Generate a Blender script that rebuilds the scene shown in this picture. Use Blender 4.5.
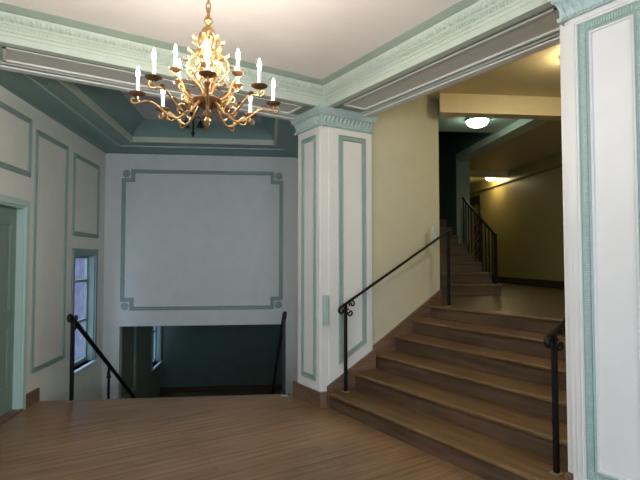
import bpy, math, random
from mathutils import Vector, Matrix
random.seed(7)
for o in list(bpy.data.objects):
    bpy.data.objects.remove(o)
S = bpy.context.scene
COL = S.collection
R = math.radians

# ------------------------------------------------------------------ camera
cam_d = bpy.data.cameras.new('camera')
cam_d.sensor_width = 36.0
cam_d.lens = 485.33 / 640 * 36
cam_d.clip_start = 0.05
cam = bpy.data.objects.new('camera', cam_d)
COL.objects.link(cam)
yaw, pitch = R(57.057), R(2.209)
fw = Vector((math.cos(yaw) * math.cos(pitch), math.sin(yaw) * math.cos(pitch), math.sin(pitch)))
rt = Vector((math.sin(yaw), -math.cos(yaw), 0))
up = rt.cross(fw)
cam.matrix_world = Matrix(((rt.x, up.x, -fw.x, 0), (rt.y, up.y, -fw.y, 0), (rt.z, up.z, -fw.z, 1.5), (0, 0, 0, 1)))
S.camera = cam

# ------------------------------------------------------------------ world, light, exposure
S.view_settings.view_transform = 'Standard'
S.view_settings.look = 'None'
S.view_settings.gamma = 1
S.view_settings.use_curve_mapping = False
S.view_settings.exposure = 0.75
wd = bpy.data.worlds.new('sky')
S.world = wd
wd.use_nodes = True
bg = wd.node_tree.nodes['Background']
bg.inputs[0].default_value = (0.62, 0.74, 1.0, 1)
bg.inputs[1].default_value = 1.6

BULB_E, DOME_E, CEILLAMP_E, HALLLAMP_E = 400.0, 12.0, 46.0, 40.0

def area(name, loc, target, sx, sy, power, col):
    l = bpy.data.lights.new(name, 'AREA')
    l.shape = 'RECTANGLE'
    l.size, l.size_y, l.energy, l.color = sx, sy, power, col
    o = bpy.data.objects.new(name, l)
    COL.objects.link(o)
    o.location = loc
    o.rotation_euler = (Vector(target) - Vector(loc)).to_track_quat('-Z', 'Y').to_euler()
    return o

def point(name, loc, power, col, rad=0.1):
    l = bpy.data.lights.new(name, 'POINT')
    l.energy, l.color, l.shadow_soft_size = power, col, rad
    o = bpy.data.objects.new(name, l)
    COL.objects.link(o)
    o.location = loc
    return o

# rotated frame of the old wing: D to the right, C away
TH = R(-27)
DV = Vector((math.cos(TH), math.sin(TH), 0))
CV = Vector((-math.sin(TH), math.cos(TH), 0))
def W(d, c, z=0.0):
    return DV * d + CV * c + Vector((0, 0, z))
XV, YV, ZV = Vector((1, 0, 0)), Vector((0, 1, 0)), Vector((0, 0, 1))
FA, FD = (XV, YV), (DV, CV)

# daylight: big windows of the hall behind the viewer, and the alcove windows
area('daylight_hall', (-0.8, -3.05, 1.75), (0.6, 3.0, 1.2), 3.4, 1.9, 55, (0.74, 0.88, 1.0))
area('daylight_side', W(-2.42, -2.2, 1.75), W(3.0, -0.4, 1.2), 1.6, 1.9, 36, (0.60, 0.83, 1.0))
area('daylight_alcove', W(-3.25, 6.83, 2.7), W(-1.2, 6.8, 0.0), 1.0, 1.0, 45, (0.55, 0.78, 1.0))
area('daylight_lower', W(-3.25, 10.95, 1.6), W(-1.6, 10.5, -1.2), 0.8, 0.8, 14, (0.5, 0.75, 1.0))

# ------------------------------------------------------------------ materials
def mat(name, col, rough=0.55, metal=0.0, noise=0.04, nscale=6.0, bump=0.0, bscale=60.0, spec=0.5):
    m = bpy.data.materials.new(name)
    m.use_nodes = True
    nt = m.node_tree
    b = nt.nodes['Principled BSDF']
    b.inputs['Roughness'].default_value = rough
    b.inputs['Metallic'].default_value = metal
    b.inputs['Specular IOR Level'].default_value = spec
    tc = nt.nodes.new('ShaderNodeTexCoord')
    n = nt.nodes.new('ShaderNodeTexNoise')
    n.inputs['Scale'].default_value = nscale
    n.inputs['Detail'].default_value = 4
    nt.links.new(tc.outputs['Object'], n.inputs['Vector'])
    r = nt.nodes.new('ShaderNodeValToRGB')
    lo = [max(0, c * (1 - noise)) for c in col]
    hi = [min(1, c * (1 + noise)) for c in col]
    r.color_ramp.elements[0].position, r.color_ramp.elements[1].position = 0.3, 0.7
    r.color_ramp.elements[0].color = (*lo, 1)
    r.color_ramp.elements[1].color = (*hi, 1)
    nt.links.new(n.outputs['Fac'], r.inputs['Fac'])
    nt.links.new(r.outputs['Color'], b.inputs['Base Color'])
    if bump:
        n2 = nt.nodes.new('ShaderNodeTexNoise')
        n2.inputs['Scale'].default_value = bscale
        nt.links.new(tc.outputs['Object'], n2.inputs['Vector'])
        bp = nt.nodes.new('ShaderNodeBump')
        bp.inputs['Strength'].default_value = bump
        bp.inputs['Distance'].default_value = 0.01
        nt.links.new(n2.outputs['Fac'], bp.inputs['Height'])
        nt.links.new(bp.outputs['Normal'], b.inputs['Normal'])
    return m

def emit(name, col, strength):
    m = bpy.data.materials.new(name)
    m.use_nodes = True
    b = m.node_tree.nodes['Principled BSDF']
    b.inputs['Base Color'].default_value = (0.8, 0.8, 0.78, 1)
    b.inputs['Emission Color'].default_value = (*col, 1)
    b.inputs['Emission Strength'].default_value = strength
    return m

def wood(name, c1, c2, rough, plank=None, along='X', gap=0.6):
    """oak: stretched grain, optionally laid as planks (length, width)"""
    m = bpy.data.materials.new(name)
    m.use_nodes = True
    nt = m.node_tree
    b = nt.nodes['Principled BSDF']
    b.inputs['Roughness'].default_value = rough
    tc = nt.nodes.new('ShaderNodeTexCoord')
    mp = nt.nodes.new('ShaderNodeMapping')
    if along == 'Y':
        mp.inputs['Rotation'].default_value = (0, 0, R(90))
    if along == 'D':
        mp.inputs['Rotation'].default_value = (0, 0, R(27))
    nt.links.new(tc.outputs['Object'], mp.inputs['Vector'])
    sc = nt.nodes.new('ShaderNodeMapping')
    sc.inputs['Scale'].default_value = (1.6, 26, 26)
    nt.links.new(mp.outputs['Vector'], sc.inputs['Vector'])
    n = nt.nodes.new('ShaderNodeTexNoise')
    n.inputs['Scale'].default_value = 1.0
    n.inputs['Detail'].default_value = 7
    n.inputs['Roughness'].default_value = 0.62
    nt.links.new(sc.outputs['Vector'], n.inputs['Vector'])
    big = nt.nodes.new('ShaderNodeTexNoise')
    big.inputs['Scale'].default_value = 1.3
    nt.links.new(mp.outputs['Vector'], big.inputs['Vector'])
    add = nt.nodes.new('ShaderNodeMath')
    add.operation = 'MULTIPLY_ADD'
    add.inputs[1].default_value = 0.45
    nt.links.new(big.outputs['Fac'], add.inputs[0])
    nt.links.new(n.outputs['Fac'], add.inputs[2])
    src = add.outputs[0]
    if plank:
        bk = nt.nodes.new('ShaderNodeTexBrick')
        bk.inputs['Scale'].default_value = 1.0
        bk.inputs['Brick Width'].default_value = plank[0]
        bk.inputs['Row Height'].default_value = plank[1]
        bk.inputs['Mortar Size'].default_value = 0.0022
        bk.inputs['Mortar Smooth'].default_value = 0.4
        bk.inputs['Bias'].default_value = 0.0
        bk.inputs['Color1'].default_value = (0.40, 0.40, 0.40, 1)
        bk.inputs['Color2'].default_value = (0.60, 0.60, 0.60, 1)
        bk.inputs['Mortar'].default_value = (0.5, 0.5, 0.5, 1)
        bk.offset, bk.offset_frequency = 0.37, 2
        nt.links.new(mp.outputs['Vector'], bk.inputs['Vector'])
        ad2 = nt.nodes.new('ShaderNodeMath')
        ad2.operation = 'MULTIPLY_ADD'
        ad2.inputs[1].default_value = 0.5
        nt.links.new(bk.outputs['Color'], ad2.inputs[0])
        nt.links.new(src, ad2.inputs[2])
        sub = nt.nodes.new('ShaderNodeMath')
        sub.operation = 'SUBTRACT'
        sub.inputs[1].default_value = 0.25
        nt.links.new(ad2.outputs[0], sub.inputs[0])
        src = sub.outputs[0]
    r = nt.nodes.new('ShaderNodeValToRGB')
    r.color_ramp.elements[0].position, r.color_ramp.elements[1].position = 0.48, 0.98
    r.color_ramp.elements[0].color = (*c1, 1)
    r.color_ramp.elements[1].color = (*c2, 1)
    nt.links.new(src, r.inputs['Fac'])
    outc = r.outputs['Color']
    if plank:
        mx = nt.nodes.new('ShaderNodeMix')
        mx.data_type = 'RGBA'
        mx.inputs['B'].default_value = (c1[0] * gap, c1[1] * gap, c1[2] * gap, 1)
        nt.links.new(bk.outputs['Fac'], mx.inputs['Factor'])
        nt.links.new(outc, mx.inputs['A'])
        outc = mx.outputs['Result']
    nt.links.new(outc, b.inputs['Base Color'])
    bp = nt.nodes.new('ShaderNodeBump')
    bp.inputs['Strength'].default_value = 0.12
    bp.inputs['Distance'].default_value = 0.004
    nt.links.new(n.outputs['Fac'], bp.inputs['Height'])
    nt.links.new(bp.outputs['Normal'], b.inputs['Normal'])
    return m

def glass(name):
    m = bpy.data.materials.new(name)
    m.use_nodes = True
    nt = m.node_tree
    nt.nodes.remove(nt.nodes['Principled BSDF'])
    g = nt.nodes.new('ShaderNodeBsdfGlossy')
    g.inputs['Roughness'].default_value = 0.03
    t = nt.nodes.new('ShaderNodeBsdfTransparent')
    t.inputs['Color'].default_value = (0.93, 0.96, 0.97, 1)
    mx = nt.nodes.new('ShaderNodeMixShader')
    mx.inputs[0].default_value = 0.07
    nt.links.new(t.outputs[0], mx.inputs[1])
    nt.links.new(g.outputs[0], mx.inputs[2])
    nt.links.new(mx.outputs[0], nt.nodes['Material Output'].inputs['Surface'])
    return m

M = dict(
    wall=mat('painted_plaster_ivory', (0.70, 0.665, 0.61), 0.6, noise=0.03, bump=0.08),
    backwall=mat('alcove_plaster_grey', (0.57, 0.615, 0.605), 0.6, noise=0.03, bump=0.08),
    leftwall=mat('painted_plaster_putty', (0.72, 0.735, 0.67), 0.6, noise=0.03, bump=0.08),
    ceil=mat('ceiling_plaster', (0.86, 0.81, 0.78), 0.7, noise=0.02),
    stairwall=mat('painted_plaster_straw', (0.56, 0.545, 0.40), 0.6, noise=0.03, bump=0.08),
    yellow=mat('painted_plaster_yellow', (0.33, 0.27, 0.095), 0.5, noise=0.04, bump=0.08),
    upper=mat('upper_plaster', (0.70, 0.59, 0.36), 0.6, noise=0.03),
    column=mat('column_grey_paint', (0.25, 0.29, 0.24), 0.55, noise=0.04),
    beamgrey=mat('stairwell_beam_paint', (0.56, 0.60, 0.50), 0.6, noise=0.03),
    welldark=mat('bulkhead_dark_paint', (0.018, 0.025, 0.022), 0.9, noise=0.05, spec=0.05),
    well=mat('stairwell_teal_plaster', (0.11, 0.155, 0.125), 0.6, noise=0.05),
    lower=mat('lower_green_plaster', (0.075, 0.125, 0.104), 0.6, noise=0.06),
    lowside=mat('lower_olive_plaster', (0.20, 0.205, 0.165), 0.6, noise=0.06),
    shaft=mat('pillar_white_paint', (0.70, 0.70, 0.685), 0.45, noise=0.02),
    teal=mat('teal_trim_paint', (0.24, 0.335, 0.305), 0.5, noise=0.08, nscale=30),
    pierteal=mat('teal_border_paint', (0.31, 0.42, 0.385), 0.5, noise=0.06, nscale=30),
    rib=mat('teal_reeded_paint', (0.40, 0.52, 0.475), 0.5, noise=0.15, nscale=60),
    pale=mat('pale_green_paint', (0.49, 0.56, 0.48), 0.5, noise=0.03),
    cove=mat('grey_green_paint', (0.29, 0.36, 0.30), 0.5, noise=0.05),
    egg=mat('celadon_ornament_paint', (0.45, 0.535, 0.465), 0.5, noise=0.08, nscale=40),
    cap=mat('blue_green_ornament_paint', (0.38, 0.50, 0.48), 0.5, noise=0.10, nscale=40),
    dimteal=mat('alcove_crown_dimmed_teal', (0.18, 0.29, 0.275), 0.5, noise=0.08, nscale=40),  # the trim teal again, its colour darkened for the alcove's low light
    taupe=mat('soffit_taupe_paint', (0.56, 0.57, 0.53), 0.6, noise=0.03),
    lilac=mat('alcove_ceiling_lilac', (0.50, 0.48, 0.56), 0.7, noise=0.03),
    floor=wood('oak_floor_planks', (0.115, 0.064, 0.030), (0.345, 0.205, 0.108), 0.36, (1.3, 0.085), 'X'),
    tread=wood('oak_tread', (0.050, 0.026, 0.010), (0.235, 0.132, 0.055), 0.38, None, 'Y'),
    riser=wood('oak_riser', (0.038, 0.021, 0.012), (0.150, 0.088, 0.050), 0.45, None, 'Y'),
    board=wood('oak_skirting', (0.085, 0.048, 0.030), (0.24, 0.145, 0.092), 0.42, None, 'X'),
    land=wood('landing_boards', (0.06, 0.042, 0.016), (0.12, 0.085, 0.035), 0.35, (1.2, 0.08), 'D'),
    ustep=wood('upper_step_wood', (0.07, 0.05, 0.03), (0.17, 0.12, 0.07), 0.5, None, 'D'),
    darkboard=wood('dark_skirting', (0.025, 0.016, 0.010), (0.07, 0.042, 0.028), 0.45, None, 'D'),
    iron=mat('black_iron', (0.006, 0.006, 0.006), 0.45, 0.0, noise=0.2, nscale=40, spec=0.25),
    plate=mat('worn_flange_metal', (0.45, 0.38, 0.30), 0.4, 0.6, noise=0.1),
    brass=mat('gilt_brass', (0.33, 0.20, 0.085), 0.34, 0.75, noise=0.22, nscale=50, bump=0.3, bscale=120),
    bronze=mat('aged_bronze', (0.20, 0.10, 0.045), 0.42, 0.7, noise=0.25, nscale=50),
    sleeve=mat('candle_sleeve_white', (0.86, 0.82, 0.76), 0.4, noise=0.02),
    bulb=emit('flame_bulb', (1.0, 0.89, 0.76), BULB_E),
    dome=emit('dome_diffuser', (0.70, 1.0, 0.82), DOME_E),
    clamp=emit('ceiling_lamp_diffuser', (1.0, 0.84, 0.54), CEILLAMP_E),
    hlamp=emit('corridor_lamp_diffuser', (1.0, 0.82, 0.48), HALLLAMP_E),
    glass=glass('window_glass'),
    sash=mat('window_sash_teal', (0.20, 0.29, 0.28), 0.45, noise=0.05),
    sill=mat('window_sill_white', (0.62, 0.70, 0.78), 0.4, noise=0.03),
    leaf=mat('door_leaf_green', (0.17, 0.25, 0.21), 0.45, noise=0.04),
    casing=mat('door_casing_aqua', (0.44, 0.60, 0.57), 0.45, noise=0.03),
    tan=mat('picture_rail_tan', (0.24, 0.17, 0.06), 0.5, noise=0.05),
    doorbeige=mat('door_leaf_beige', (0.45, 0.36, 0.18), 0.5, noise=0.03),
    black=mat('black_paint', (0.02, 0.018, 0.015), 0.5, noise=0.1),
    facade=mat('neighbour_stucco', (0.10, 0.10, 0.145), 0.9, noise=0.35, nscale=3.0),
    facade2=mat('neighbour_brick', (0.09, 0.065, 0.08), 0.9, noise=0.2, nscale=8.0),
)

# ------------------------------------------------------------------ mesh helpers
ORG = {}
class MB:
    def __init__(self):
        self.v, self.f, self.s = [], [], []
    def add(self, vs, fs, smooth=False):
        b = len(self.v)
        self.v += [Vector(p) for p in vs]
        self.f += [[i + b for i in q] for q in fs]
        self.s += [smooth] * len(fs)
        return self
    def box(self, fr, u0, u1, v0, v1, z0, z1):
        U, V = fr
        p = [U * a + V * b + ZV * c for c in (z0, z1) for a, b in ((u0, v0), (u1, v0), (u1, v1), (u0, v1))]
        return self.add(p, [(3, 2, 1, 0), (4, 5, 6, 7), (0, 1, 5, 4), (1, 2, 6, 5), (2, 3, 7, 6), (3, 0, 4, 7)])
    def slab(self, poly, z0, z1):
        n = len(poly)
        p = [Vector((a.x, a.y, z)) for z in (z0, z1) for a in poly]
        fs = [list(range(n))[::-1], list(range(n, 2 * n))] + [(i, (i + 1) % n, n + (i + 1) % n, n + i) for i in range(n)]
        return self.add(p, fs)
    def extr(self, prof, p0, p1, nrm, m0=0.0, m1=0.0, smooth=False):
        """sweep closed profile [(out, z)] from p0 to p1; nrm points out; m = mitre slope at each end"""
        p0, p1, nrm = Vector(p0), Vector(p1), Vector(nrm)
        d = (p1 - p0).normalized()
        n = len(prof)
        vs = [p0 + nrm * a + ZV * z + d * (m0 * a) for a, z in prof] + [p1 + nrm * a + ZV * z + d * (m1 * a) for a, z in prof]
        fs = [(i, (i + 1) % n, n + (i + 1) % n, n + i) for i in range(n)]
        fs += [list(range(n))[::-1], list(range(n, 2 * n))]
        return self.add(vs, fs, smooth)
    def tube(self, pts, rad, k=8, smooth=True, flat=1.0, closed=False):
        pts = [Vector(p) for p in pts]
        n = len(pts)
        rads = rad if isinstance(rad, (list, tuple)) else [rad] * n
        vs, prev = [], None
        for i, p in enumerate(pts):
            t = (pts[min(i + 1, n - 1)] - pts[max(i - 1, 0)])
            if t.length < 1e-9:
                t = Vector((0, 0, 1))
            t.normalize()
            if prev is None:
                a = t.orthogonal() if abs(t.z) > 0.95 else t.cross(ZV)
            else:
                a = prev - t * prev.dot(t)
            a.normalize()
            b = t.cross(a)
            prev = a
            for j in range(k):
                w = 2 * math.pi * (j + 0.5) / k
                vs.append(p + (a * math.cos(w) * flat + b * math.sin(w)) * rads[i])
        fs = [(i * k + j, i * k + (j + 1) % k, (i + 1) * k + (j + 1) % k, (i + 1) * k + j) for i in range(n - 1) for j in range(k)]
        fs += [list(range(k))[::-1], [(n - 1) * k + j for j in range(k)]]
        return self.add(vs, fs, smooth)
    def lathe(self, prof, c, k=16, smooth=True):
        c = Vector(c)
        vs = [c + Vector((r * math.cos(2 * math.pi * j / k), r * math.sin(2 * math.pi * j / k), z)) for r, z in prof for j in range(k)]
        n = len(prof)
        fs = [(i * k + j, i * k + (j + 1) % k, (i + 1) * k + (j + 1) % k, (i + 1) * k + j) for i in range(n - 1) for j in range(k)]
        fs += [list(range(k))[::-1], [(n - 1) * k + j for j in range(k)]]
        return self.add(vs, fs, smooth)
    def loops(self, loops, smooth=False, cap=False):
        n = len(loops[0])
        vs = [p for l in loops for p in l]
        fs = [(i * n + j, i * n + (j + 1) % n, (i + 1) * n + (j + 1) % n, (i + 1) * n + j) for i in range(len(loops) - 1) for j in range(n)]
        if cap:
            fs += [list(range(n))[::-1], [(len(loops) - 1) * n + j for j in range(n)]]
        return self.add(vs, fs, smooth)
    def egg(self, c, U, V, w, ru, rv, rw, k=8, m=4):
        """half-ish ellipsoid bead"""
        c = Vector(c)
        vs, fs = [], []
        for i in range(m + 1):
            a = math.pi * i / m
            for j in range(k):
                b = 2 * math.pi * j / k
                vs.append(c + V * (rv * math.cos(a)) + U * (ru * math.sin(a) * math.cos(b)) + w * (rw * math.sin(a) * math.sin(b)))
        for i in range(m):
            for j in range(k):
                fs.append((i * k + j, i * k + (j + 1) % k, (i + 1) * k + (j + 1) % k, (i + 1) * k + j))
        return self.add(vs, fs, True)
    def build(self, name, m, parent=None, origin=None):
        me = bpy.data.meshes.new(name)
        o = bpy.data.objects.new(name, me)
        COL.objects.link(o)
        org = Vector((0, 0, 0))
        if parent is not None:
            org = ORG[parent.name]
            o.parent = parent
        elif origin is not None:
            org = Vector(origin)
            o.location = org
        ORG[o.name] = org
        me.from_pydata([p - org for p in self.v], [], self.f)
        me.validate()
        import bmesh
        bm = bmesh.new()
        bm.from_mesh(me)
        bmesh.ops.recalc_face_normals(bm, faces=bm.faces)
        for i, fc in enumerate(bm.faces):
            fc.smooth = self.s[i] if i < len(self.s) else False
        bm.to_mesh(me)
        bm.free()
        me.set_sharp_from_angle(angle=R(42))
        me.materials.append(M[m])
        return o

def thing(name, label, cat, loc=(0, 0, 0), group=None):
    o = bpy.data.objects.new(name, None)
    o.empty_display_size = 0.1
    COL.objects.link(o)
    o.location = loc
    ORG[o.name] = Vector(loc)
    return tag(o, label, cat, group)

def tag(o, label, cat, group=None):
    o['label'] = label
    o['category'] = cat
    if group:
        o['group'] = group
    return o

def struct(name, mb, m, label=None, cat=None, parent=None):
    o = mb.build(name, m, parent)
    if parent is None:
        o['kind'] = 'structure'
        o['label'] = label
        o['category'] = cat
    return o

def crom(pts, n=6):
    """catmull-rom through points"""
    P = [Vector(p) for p in pts]
    P = [P[0] * 2 - P[1]] + P + [P[-1] * 2 - P[-2]]
    out = []
    for i in range(1, len(P) - 2):
        a, b, c, d = P[i - 1], P[i], P[i + 1], P[i + 2]
        for j in range(n):
            t = j / n
            out.append(0.5 * ((2 * b) + (c - a) * t + (2 * a - 5 * b + 4 * c - d) * t * t + (3 * b - a - 3 * c + d) * t ** 3))
    out.append(P[-2])
    return out

def scroll(c, e1, e2, r0, r1, a0, a1, n=18):
    """spiral in the plane e1, e2"""
    return [Vector(c) + (e1 * math.cos(a) + e2 * math.sin(a)) * (r0 + (r1 - r0) * i / n)
            for i in range(n + 1) for a in [a0 + (a1 - a0) * i / n]]

def offset_poly(poly, d):
    """shrink a counter-clockwise (u, z) polygon by d"""
    n = len(poly)
    out = []
    for i in range(n):
        p0, p1, p2 = poly[i - 1], poly[i], poly[(i + 1) % n]
        def inn(a, b):
            l = math.hypot(b[0] - a[0], b[1] - a[1])
            return (-(b[1] - a[1]) / l, (b[0] - a[0]) / l)
        n1, n2 = inn(p0, p1), inn(p1, p2)
        k = d / (1 + n1[0] * n2[0] + n1[1] * n2[1])
        out.append((p1[0] + (n1[0] + n2[0]) * k, p1[1] + (n1[1] + n2[1]) * k))
    return out

def moulding(poly, O, U, N, w, t):
    """raised band of width w along a closed (u, z) polygon lying on the plane O + U u + Z z, facing N"""
    prof = [(0, -0.004), (0, t * 0.6), (w * 0.14, t), (w * 0.26, t * 0.55), (w * 0.74, t * 0.55), (w * 0.86, t), (w, t * 0.6), (w, -0.004)]
    mb = MB()
    mb.loops([[O + U * u + ZV * z + N * h for u, z in offset_poly(poly, a)] for a, h in prof])
    return mb

def rect(u0, u1, z0, z1):
    return [(u0, z0), (u1, z0), (u1, z1), (u0, z1)]

def reeds(u0, u1, z0, z1, O, U, N, w, t, pitch):
    """little cross ribs along the middle of a rectangular band"""
    mb = MB()
    a, b = w * 0.26, w * 0.74
    def rib(ua, ub, za, zb):
        pts = [O + U * u + ZV * z + N * h for h in (t * 0.4, t * 0.95) for u, z in ((ua, za), (ub, za), (ub, zb), (ua, zb))]
        mb.add(pts, [(4, 5, 6, 7), (0, 1, 5, 4), (1, 2, 6, 5), (2, 3, 7, 6), (3, 0, 4, 7)])
    n = int((z1 - z0) / pitch)
    for i in range(n):
        z = z0 + (i + 0.5) * (z1 - z0) / n
        rib(u0 + a, u0 + b, z - pitch * 0.3, z + pitch * 0.3)
        rib(u1 - b, u1 - a, z - pitch * 0.3, z + pitch * 0.3)
    n = int((u1 - u0 - 2 * w) / pitch)
    for i in range(n):
        u = u0 + w + (i + 0.5) * (u1 - u0 - 2 * w) / n
        rib(u - pitch * 0.3, u + pitch * 0.3, z0 + a, z0 + b)
        rib(u - pitch * 0.3, u + pitch * 0.3, z1 - b, z1 - a)
    return mb

# ------------------------------------------------------------------ the setting
HC = 3.28        # hall ceiling
UC = 3.52        # ceiling over the stairs and landing
LZ = 0.93        # landing floor
DW = -2.44       # left wall plane
FE = 5.46        # floor edge, where the stairs go down
def at_y(d, y):  # point with given D and Y
    x = (d - DV.y * y) / DV.x
    return Vector((x, y, 0))

fl = [W(DW, FE), W(0.45, FE), Vector((2.80, 4.62, 0)), Vector((2.72, 4.14, 0)), Vector((3.36, 4.14, 0)), Vector((4.59, 4.31, 0)), Vector((4.59, 1.07, 0)), Vector((2.76, 1.07, 0)),
      Vector((2.76, -3.2, 0)), at_y(DW, -3.2)]
struct('floor', MB().slab(fl[::-1], -0.14, 0.0), 'floor', 'brown oak plank floor of the hall', 'floor')
struct('ceiling', MB().slab([at_y(DW - 0.05, -3.2), Vector((2.76, -3.2, 0)), Vector((2.76, 4.12, 0)), at_y(DW - 0.05, 4.12)], HC, HC + 0.1),
       'ceil', 'pale pinkish plaster ceiling over the hall and chandelier', 'ceiling')

# left wall with a door and two windows (rotated wing)
def wall_holes(mb, fr, u0, u1, z0, z1, v0, v1, holes, axis):
    """wall slab running along axis 'V' of the frame with rectangular holes (a, b, za, zb)"""
    cuts = sorted({u0, u1} | {h[0] for h in holes} | {h[1] for h in holes})
    for a, b in zip(cuts[:-1], cuts[1:]):
        hs = sorted([h for h in holes if h[0] <= a + 1e-6 and h[1] >= b - 1e-6], key=lambda h: h[2])
        z = z0
        for h in hs + [(0, 0, z1, z1)]:
            if h[2] > z + 1e-6:
                if axis == 'V':
                    mb.box(fr, v0, v1, a, b, z, h[2])
                else:
                    mb.box(fr, a, b, v0, v1, z, h[2])
            z = h[3]
    return mb

WIN1 = (6.37, 7.12, 0.09, 1.565)
WIN2 = (10.55, 11.30, -0.80, 0.60)
DOOR = (4.12, 5.13, 0.0, 2.02)
wl = struct('wall_left', wall_holes(MB(), FD, -4.4, 7.5, -2.1, 3.62, DW - 0.12, DW, [DOOR, WIN1, (-3.0, -1.4, 0.8, 2.7)], 'V'), 'leftwall',
            'ivory panelled left wall with door and tall window', 'wall')
pm = lambda a, b, z0, z1, w: moulding(rect(a, b, z0, z1), W(DW, 0), CV, DV, w, 0.016).build('panel_moulding', 'teal', wl)
pm(4.05, 5.22, 2.33, 2.93, 0.055)
pm(5.31, 6.13, 0.31, 2.86, 0.055)
pm(6.30, 7.22, 1.79, 2.83, 0.055)
struct('baseboard_left', MB().box(FD, DW, DW + 0.025, 5.20, FE + 0.02, 0, 0.135), 'board', 'short brown oak skirting by the left door', 'baseboard')
# door in the left wall
d1 = struct('door_1', MB().box(FD, DW - 0.11, DW - 0.065, DOOR[0], DOOR[1], 0.02, DOOR[3]), 'leaf', 'pale green painted door in the left wall', 'door')
mb = MB()
for a, b, z0, z1 in ((DOOR[0] - 0.06, DOOR[0], 0, 2.085), (DOOR[1], DOOR[1] + 0.06, 0, 2.085), (DOOR[0], DOOR[1], DOOR[3], 2.085)):
    mb.box(FD, DW, DW + 0.022, a, b, z0, z1)
for a, b, z0, z1 in ((DOOR[0], DOOR[0] + 0.02, 0, DOOR[3]), (DOOR[1] - 0.02, DOOR[1], 0, DOOR[3]), (DOOR[0] + 0.02, DOOR[1] - 0.02, DOOR[3] - 0.02, DOOR[3])):
    mb.box(FD, DW - 0.065, DW, a, b, z0, z1)
mb.build('door_casing', 'casing', d1)
for z0, z1 in ((0.25, 0.85), (1.0, 1.85)):
    for a, b in ((4.25, 4.58), (4.68, 5.0)):
        moulding(rect(a, b, z0, z1), W(DW - 0.065, 0), CV, DV, 0.03, 0.01).build('door_panel', 'leaf', d1)
MB().box(FD, DW - 0.105, DW + 0.03, DOOR[0], DOOR[1], 0, 0.022).build('threshold', 'board', d1)
kn = MB().lathe([(0.0, 0), (0.022, 0.004), (0.028, 0.02), (0.02, 0.036), (0.0, 0.04)], (0, 0, 0), 12)
kn.v = [W(DW - 0.065, 4.2, 1.02) + DV * p.z + CV * p.x + ZV * p.y for p in kn.v]
kn.build('door_handle', 'plate', d1)

def window(name, w, label, mull):
    a, b, z0, z1 = w
    mb = MB()   # outer casing on the wall face
    for p in ((a - 0.06, a, z0, z1 + 0.065), (b, b + 0.06, z0, z1 + 0.065), (a, b, z1, z1 + 0.065)):
        mb.box(FD, DW, DW + 0.022, p[0], p[1], p[2], p[3])
    for p in ((a, a + 0.02, z0, z1), (b - 0.02, b, z0, z1), (a + 0.02, b - 0.02, z1 - 0.02, z1)):
        mb.box(FD, DW - 0.08, DW, p[0], p[1], p[2], p[3])
    o = struct(name, mb, 'sash', label, 'window')
    MB().box(FD, DW - 0.12, DW + 0.05, a - 0.03, b + 0.05, z0 - 0.035, z0).build('window_sill', 'sill', o)
    s = MB()
    for p in ((a + 0.02, a + 0.06, z0, z1 - 0.02), (b - 0.06, b - 0.02, z0, z1 - 0.02), (a + 0.06, b - 0.06, z0, z0 + 0.05), (a + 0.06, b - 0.06, z1 - 0.06, z1 - 0.02)):
        s.box(FD, DW - 0.115, DW - 0.08, *p)
    for z in mull:
        s.box(FD, DW - 0.115, DW - 0.08, a + 0.06, b - 0.06, z - 0.018, z + 0.018)
    s.build('window_frame', 'sash', o)
    MB().box(FD, DW - 0.101, DW - 0.095, a + 0.055, b - 0.055, z0 + 0.045, z1 - 0.055).build('window_pane', 'glass', o)
    return o
window('window_1', WIN1, 'tall narrow window in the left wall beside the stair railing', (1.20, 0.66))

# wall closing the alcove, its lower part open for the stairs going down
wb = struct('wall_back', wall_holes(MB(), FD, DW, 0.57, -2.1, 3.62, 7.5, 7.64, [(-2.205, 0.205, -2.1, 0.497)], 'U'), 'backwall',
            'ivory wall hanging over the downward stairs with a large moulded panel', 'wall')
u0, u1, z0, z1, s = -2.20, 0.205, 0.73, 2.84, 0.135
poly = [(u0, z0 + s), (u0 + s, z0 + s), (u0 + s, z0), (u1 - s, z0), (u1 - s, z0 + s), (u1, z0 + s),
        (u1, z1 - s), (u1 - s, z1 - s), (u1 - s, z1), (u0 + s, z1), (u0 + s, z1 - s), (u0, z1 - s)]
pml = moulding(poly, W(0, 7.5), DV, -CV, 0.055, 0.018).build('panel_moulding', 'teal', wb)
for uu in (u0 + 0.065, u1 - 0.065):
    for zz in (z0 + 0.065, z1 - 0.065):
        r = MB().lathe([(0.0, -0.004), (0.056, -0.004), (0.056, 0.006), (0.048, 0.009), (0.03, 0.010), (0.0, 0.012)], (0, 0, 0), 20)
        r.v = [W(uu, 7.5, zz) + DV * p.x + ZV * p.y - CV * p.z for p in r.v]
        r.build('rosette', 'teal', pml)
# right wall of the alcove behind the pillar
DR = 0.45
struct('wall_alcove_right', MB().box(FD, DR, DR + 0.12, 5.47, 7.5, -2.1, 3.62).box(FD, DR, DR + 0.12, 7.64, 11.40, -2.1, 1.3), 'backwall',
       'narrow ivory alcove wall seen beside the pillar', 'wall')

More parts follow.
